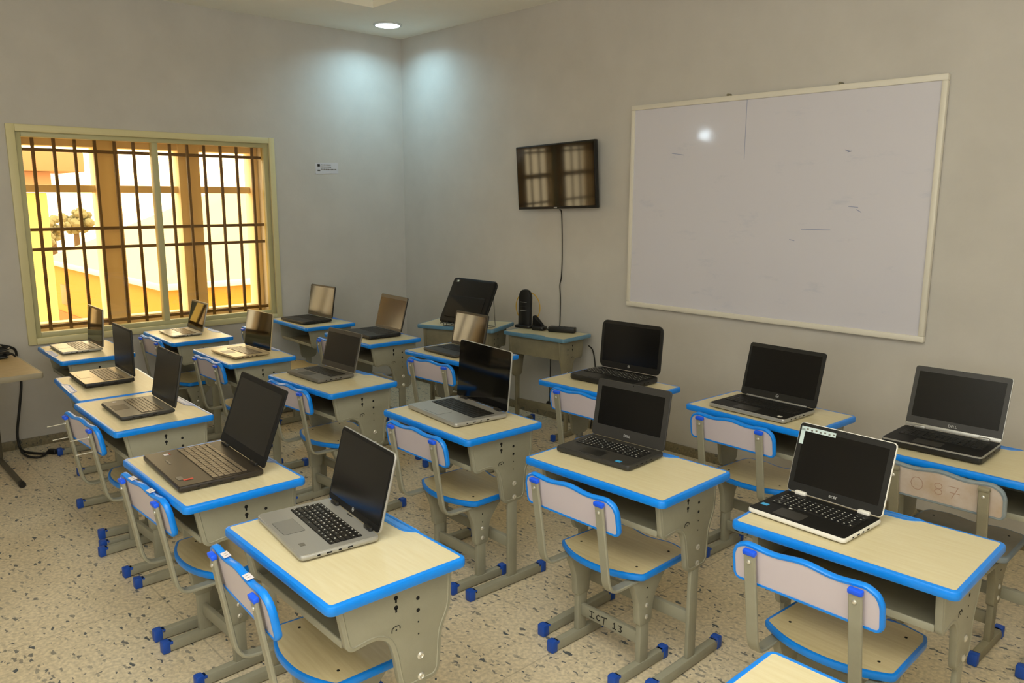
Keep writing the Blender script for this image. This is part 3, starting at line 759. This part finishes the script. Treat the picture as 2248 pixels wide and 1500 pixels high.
# ------------------------------------------------------------------ things on and around the dusty desks
# black bag leaning on a wire stand
st = empty('wire_stand', 'thin wire easel stand holding up the black bag', 'stand', (1.55, -.60, .7105), R(5.4))
b = MB()
for sx in (-.14, .14):
    b.tube([(sx, -.080, .0035), (sx, .145, .0035)], .003, 'wire', 6, 1)
    b.tube([(sx, -.080, .0035), (sx, -.082, .028)], .003, 'wire', 6, 1)
    b.tube([(sx, .002, .0035), (sx, .126, .235)], .003, 'wire', 6, 1)
    b.tube([(sx, .126, .235), (sx, .145, .0035)], .003, 'wire', 6, 1)
b.tube([(-.14, .126, .235), (.14, .126, .235)], .003, 'wire', 6, 1); b.tube([(-.14, .145, .0035), (.14, .145, .0035)], .003, 'wire', 6, 1)
b.tube([(-.14, -.082, .028), (.14, -.082, .028)], .003, 'wire', 6, 1)
b.build('stand_frame', st)
bag = empty('laptop_bag', 'black padded bag with a small pale badge, leaning upright on the dusty angled desk', 'bag', (1.346, -.683, .7415), R(5.4))
t = R(62)
TB = Matrix(((1, 0, 0, 0), (0, math.cos(t), -math.sin(t), 0), (0, math.sin(t), math.cos(t), 0), (0, 0, 0, 1)))  # u right, v up the bag, n toward the room
b = MB()
ol = roundpoly([(0, .0), (.40, 0), (.405, .03), (.405, .335), (.0, .341), (-.005, .03)], [.03, .03, .02, .03, .03, .02], 5)
b.slab(ol, -.045, 0, 'black_m', .014, TB)
b.ring(inset(ol, -.001), [(0, -.020), (.003, -.0215), (.003, -.0245), (0, -.026)], 'cord', TB)
bb = b.build('bag_body', bag)
b = MB(); b.slab(roundpoly([(.03, .04), (.375, .04), (.375, .20), (.03, .20)], .02, 4), 0, .008, 'black_m', .004, TB); b.build('front_pocket', bag)
b = MB(); b.box((0, 0, 0), (.045, .022, .001), 'darkgrey', 0, TB @ Matrix.Translation((.052, .312, .0008))); b.box((0, 0, 0), (.018, .013, .001), 'sticker', 0, TB @ Matrix.Translation((.055, .312, .0014))); b.build('badge', bag)
for ux in (.03, .09, .14, .20):
    b = MB(); b.tube([TB @ Vector((ux, .01, .002)), TB @ Vector((ux + .004, -.008, .006)), TB @ Vector((ux + .001, -.018, .004))], .003, 'cord', 6, 3); b.build('strap_end', bag)

rt = empty('router', 'upright black router on a flat foot with a yellow cable looped behind it', 'router', (1.742, -.215, HD + .0008), R(14))
b = MB(); b.slab(roundpoly([(-.068, -.048), (.06, -.048), (.075, 0), (.06, .05), (-.06, .05), (-.075, 0)], .03, 4), 0, .020, 'black', .008); b.build('router_foot', rt)
b = MB()
fr = roundpoly([(-.052, .012), (.045, .012), (.050, .225), (.038, .262), (.0, .275), (-.036, .262), (-.048, .225)], [.004, .004, .03, .03, .03, .03, .03], 4)
b.slab(fr, -.018, .018, 'black', .008, Matrix.Rotation(PI / 2, 4, 'X')); rb = b.build('router_body', rt)
b = MB()
for z in (.182, .150, .122):
    for k in range(5): b.box((-.030 + k * .0115, -.0186, z), (.008, .0008, .0028), 'logo' if z != .150 else 'darkgrey')
b.build('indicator_marks', rb)
b = MB(); pts = [(.100 * math.cos(a), .0 + .034, .142 + .108 * math.sin(a)) for a in [R(-60 + 300 * i / 20) for i in range(21)]]
b.tube(pts, .0038, 'yellow', 8, 2); b.build('yellow_cable', rt)
ph = empty('desk_adapter', 'low black rounded device beside the foot of the router', 'adapter', (1.882, -.220, HD + .0008), R(20))
b = MB(); b.slab(roundpoly([(-.045, -.035), (.05, -.035), (.055, .035), (-.045, .04)], .02, 4), 0, .028, 'black', .010)
b.build('adapter_body', ph)
b = MB(); b.slab(roundpoly([(-.055, 0), (.03, 0), (-.01, .045), (-.035, .07), (-.05, .07)], [.004, .01, .02, .01, .01], 4), -.018, .018, 'black_m', .005, Matrix.Translation((0, .022, .026)) @ Matrix.Rotation(PI / 2, 4, 'X')); b.build('adapter_cradle', ph)
ps = empty('power_strip', 'long black power strip lying on the dusty desk below the television cable', 'power strip', (2.055, -.165, HD + .0008), R(26))
b = MB(); b.slab(rrect(.19, .058, .010, 4), 0, .036, 'black', .006); sb = b.build('strip_body', ps)
b = MB()
for k in range(4):
    for q in ((-.007, .008), (.007, .008), (0, -.006)): b.box((-.066 + k * .044 + q[0], q[1], .0362), (.004, .009, .0008), 'hole')
b.build('sockets', sb)
b = MB(); b.tube([(1.941, -.196, .704), (1.947, -.196, .699), (1.953, -.200, .699), (1.964, -.205, .705)], .0035, 'cord', 6, 4); tag(b.build('router_cable'), 'short black cable between the router device and the power strip', 'cable')
pc = empty('hanging_plug', 'black mains plug hanging by its cable below the dusty router desk', 'plug', (1.808, -.04, .10))
b = MB(); b.tube([(.014, -.02, .46), (.004, .012, .36), (.003, .012, .2), (0, .01, .02)], .0035, 'cord', 6, 6); b.tube([(.012, -.018, .455), (-.03, -.01, .40), (-.075, 0, .36)], .003, 'cord', 6, 4); b.build('plug_cable', pc)
b = MB(); b.slab(roundpoly([(-.022, -.035), (.022, -.035), (.027, 0), (.012, .018), (.006, .034), (-.006, .034), (-.012, .018), (-.027, 0)], .008, 3), -.012, .012, 'black', .004, Matrix.Rotation(PI / 2, 4, 'X'))
for x_ in (-.011, .011): b.box((x_, .016, -.012), (.006, .014, .004), 'wire')
b.build('plug_body', pc)
b = MB(); b.tube([(2.19, -.045, .60), (2.205, -.02, .57), (2.22, -.012, .50), (2.228, -.012, .40), (2.225, -.014, .2), (2.20, -.02, .008)], .0045, 'cord', 6, 6); tag(b.build('wall_cable'), 'black cable hanging on the wall at the right end of the router desk', 'cable')

# ------------------------------------------------------------------ table at the left edge
tb = empty('side_table', 'pale oak table with a grey edge, cut off by the left edge of the photo', 'table', (.65, -3.53, 0))
b = MB(); ol = rrect(1.21, .80, .018, 5); b.slab(inset(ol, .003), .694, .7195, 'tabletop'); b.build('tabletop', tb)
b = MB(); b.ring(ol, [(-.008, .7202), (-.002, .7200), (0, .716), (0, .697), (-.003, .692), (-.03, .692), (-.03, .70)], 'table_edge'); b.build('edge_band', tb)
for sy in (-1, 1):
    yy = sy * .33
    b = MB(); b.tube([(-.50, yy, .018), (.13, yy, .018)], .016, 'tablesteel', 10, 1); fb = b.build('foot_bar', tb)
    q = MB(); q.tube([(.125, yy, .018), (.165, yy, .018)], .0178, 'black', 10, 1); q.build('foot_cap', fb)
    b = MB(); b.box((-.42, yy, .362), (.05, .03, .66), 'tablesteel', .004); b.build('leg', tb)
b = MB(); b.box((0, 0, .675), (1.0, .03, .034), 'tablesteel', .003); b.build('under_rail', tb)
b = MB(); pts = []
for k in range(60):
    a = k * .62; rr = .075 + .02 * math.sin(k * 1.7); pts.append((.63 + rr * math.cos(a) * 1.15, -3.235 + rr * math.sin(a) * .8, .7265 + .0007 * k))
pts += [(.70, -3.175, .745), (.72, -3.155, .735), (.73, -3.15, .7285)]
b.tube(pts, .0065, 'cord', 6, 3); tag(b.build('cable_coil'), 'tangled coil of black cable lying on the oak table at the left edge', 'cable')
cd = empty('floor_cord', 'thick black cord hanging by the left wall, looping to a plug on the floor', 'cord', (.05, -3.03, 0))
b = MB(); b.tube([(.03, -.09, .70), (.012, .0, .66), (.0, .01, .58), (.0, .02, .45), (-.005, .0, .30), (-.01, -.03, .12), (0, -.028, .03), (.03, -.022, .009), (.11, .0, .009), (.19, .055, .009), (.195, .09, .010)], .008, 'cord', 8, 6)
b.tube([(.188, .085, .012), (.24, .05, .009), (.25, .01, .009), (.20, -.02, .009), (.13, -.03, .009), (.05, -.03, .009)], .007, 'cord', 8, 6); b.build('cord_run', cd)
b = MB(); b.slab(roundpoly([(-.03, -.016), (.03, -.018), (.032, .018), (-.03, .016)], .008, 3), 0, .030, 'black', .006, Matrix.Translation((.205, .112, .0)) @ Matrix.Rotation(R(35), 4, 'Z')); b.build('cord_plug', cd)

# ------------------------------------------------------------------ outside the window
b = MB(); b.box((-34, 4, -3.3), (66, 80, .2), 'o_ground'); struct(b.build('ground'))
ho = empty('neighbour_house', 'mustard house with a low cream hip roof and white ledge outside the window', 'house', (-13.6, 5.2, -3.2))
cx, cy = 8.6, 8.2
b = MB(); b.box((0, 0, 1.55), (cx - .3, cy - .3, 3.1), 'o_mustard'); b.box((0, 0, .95), (cx - .2, cy - .2, 1.9), 'o_orange'); b.build('house_wall', ho)
b = MB(); b.box((0, 0, 3.14), (cx, cy, .12), 'o_white', .02); b.build('white_ledge', ho)
b = MB(); x_, y_ = cx / 2 - .05, cy / 2 - .05
b.add([(-x_, -y_, 3.2), (x_, -y_, 3.2), (x_, y_, 3.2), (-x_, y_, 3.2), (-1.2, -.6, 4.98), (1.6, -.6, 4.98), (1.6, .6, 4.98), (-1.2, .6, 4.98)],
      [(0, 1, 5, 4), (1, 2, 6, 5), (2, 3, 7, 6), (3, 0, 4, 7), (4, 5, 6, 7), (3, 2, 1, 0)], 'o_cream'); b.build('hip_roof', ho)
b = MB(); b.box((-3.0, -cy / 2 + .14, 2.35), (.5, .05, .5), 'o_tan', .01); b.build('house_window', ho)
po = empty('porch_block', 'yellow block with square pillar and tan eave just outside the left of the window', 'building', (-4.4, -2.6, -3.2))
b = MB(); b.box((-.3, -.6, 2.45), (.5, 1.7, 4.9), 'o_yellow'); b.build('block_wall', po)
b = MB(); b.box((.25, .66, 2.42), (.24, .24, 4.84), 'o_yellow', .01); b.build('pillar', po)
b = MB(); b.box((.15, -.2, 5.16), (1.0, 2.6, .2), 'o_tan', .01); b.box((.12, -.35, 4.98), (.8, 2.3, .16), 'o_tan', .01); b.build('eave', po)
for i, (x_, y_, zz, rr) in enumerate(((-33, 4.9, .3, .8), (-36, 6.6, .5, .9), (-31, 3.8, -.1, .8))):
    tr = empty('tree', ['dusty tree left of the cream roof outside the window', 'tallest pale tree beyond the cream roof outside', 'lowest far tree beside the yellow pillar outside'][i], 'tree', (x_, y_, -3.2), 0, 'far trees outside the window')
    b = MB(); b.cyl((0, 0, 0), (0, 0, 1), .18, 3.2 + zz - rr * .5, 'trunk', 8, .12); b.build('trunk', tr)
    b = MB()
    for k in range(70):
        u = random.random() * 2 * PI; ct = random.uniform(-1, 1); q = rr * .75 * random.random() ** .4; stq = math.sqrt(1 - ct * ct); s0 = rr * random.uniform(.12, .24)
        b.lathe([(.02, -s0), (s0 * .75, -s0 * .6), (s0, 0), (s0 * .7, s0 * .65), (.02, s0)], 'leaf', 8, Matrix.Translation((q * stq * math.cos(u), q * stq * math.sin(u), 3.2 + zz + q * ct * .8)) @ Matrix.Rotation(u, 4, 'X'))
    b.build('crown', tr)

# ------------------------------------------------------------------ light
wd = bpy.data.worlds.new('sky'); scene.world = wd; wd.use_nodes = True
bg = wd.node_tree.nodes['Background']; bg.inputs[0].default_value = (1.0, .98, .94, 1); bg.inputs[1].default_value = 6.0
def light(kind, name, loc, rot, energy, color, **kw):
    l = bpy.data.lights.new(name, kind); l.energy = energy; l.color = color
    for k, v in kw.items(): setattr(l, k, v)
    o = bpy.data.objects.new(name, l); COL.objects.link(o); o.location = loc; o.rotation_euler = rot; return o
light('SUN', 'sun', (-2, -4, 8), (R(38), R(28), 0), 1.2, (1, .95, .85), angle=.01)
# the downlight's beam
light('AREA', 'downlight_beam', (.412, -.412, H - .02), (0, 0, 0), 5.6, (.46, .82, 1.0), shape='DISK', size=.17, spread=R(150))
# added soft fill on the closed rear and right walls, which have no windows
light('AREA', 'rear_fill_light', (6.0, RY + .03, 1.9), (R(-145), 0, R(180)), 112, (.94, .965, .955), shape='RECTANGLE', size=2.6, size_y=1.5)
light('AREA', 'right_fill_light', (RX - .03, -3.6, 1.9), (R(145), 0, R(90)), 78, (.94, .965, .955), shape='RECTANGLE', size=2.6, size_y=1.4)
pl = light('AREA', 'window_portal', (-.36, -2.06, 1.34), (0, R(-90), 0), 1, (1, 1, 1), shape='RECTANGLE', size=1.35, size_y=1.75)
pl.data.cycles.is_portal = True

light('AREA', 'overhead_fill', (5.2, -4.2, H + .10), (0, 0, 0), 78, (.94, .97, .96), shape='RECTANGLE', size=2.4, size_y=2.4)  # added broad fill from above, no fitting modelled
# ------------------------------------------------------------------ camera
cam = bpy.data.cameras.new('camera'); co = bpy.data.objects.new('camera', cam); COL.objects.link(co)
cam.sensor_width = 36; cam.lens = 1733.8894 / 2248 * 36; cam.clip_start = .05; cam.clip_end = 300
r3 = [[0.682096090192526, 0.7312590635375081, 0.0022595880854819777], [-0.13240371951356578, 0.12046205118180192, 0.9838486414505262], [-0.7191760415841583, 0.6713784895417186, -0.17898811406805204]]
m = Matrix.Identity(4)
for i in range(3):
    m[i][0] = r3[0][i]; m[i][1] = r3[1][i]; m[i][2] = -r3[2][i]
m.translation = Vector((5.725860212017868, -4.062829549593256, 1.5960539748379055))
co.matrix_world = m; scene.camera = co
scene.view_settings.view_transform = 'Standard'; scene.view_settings.look = 'None'
scene.view_settings.exposure = 0.0; scene.view_settings.gamma = 1.0; scene.view_settings.use_curve_mapping = False
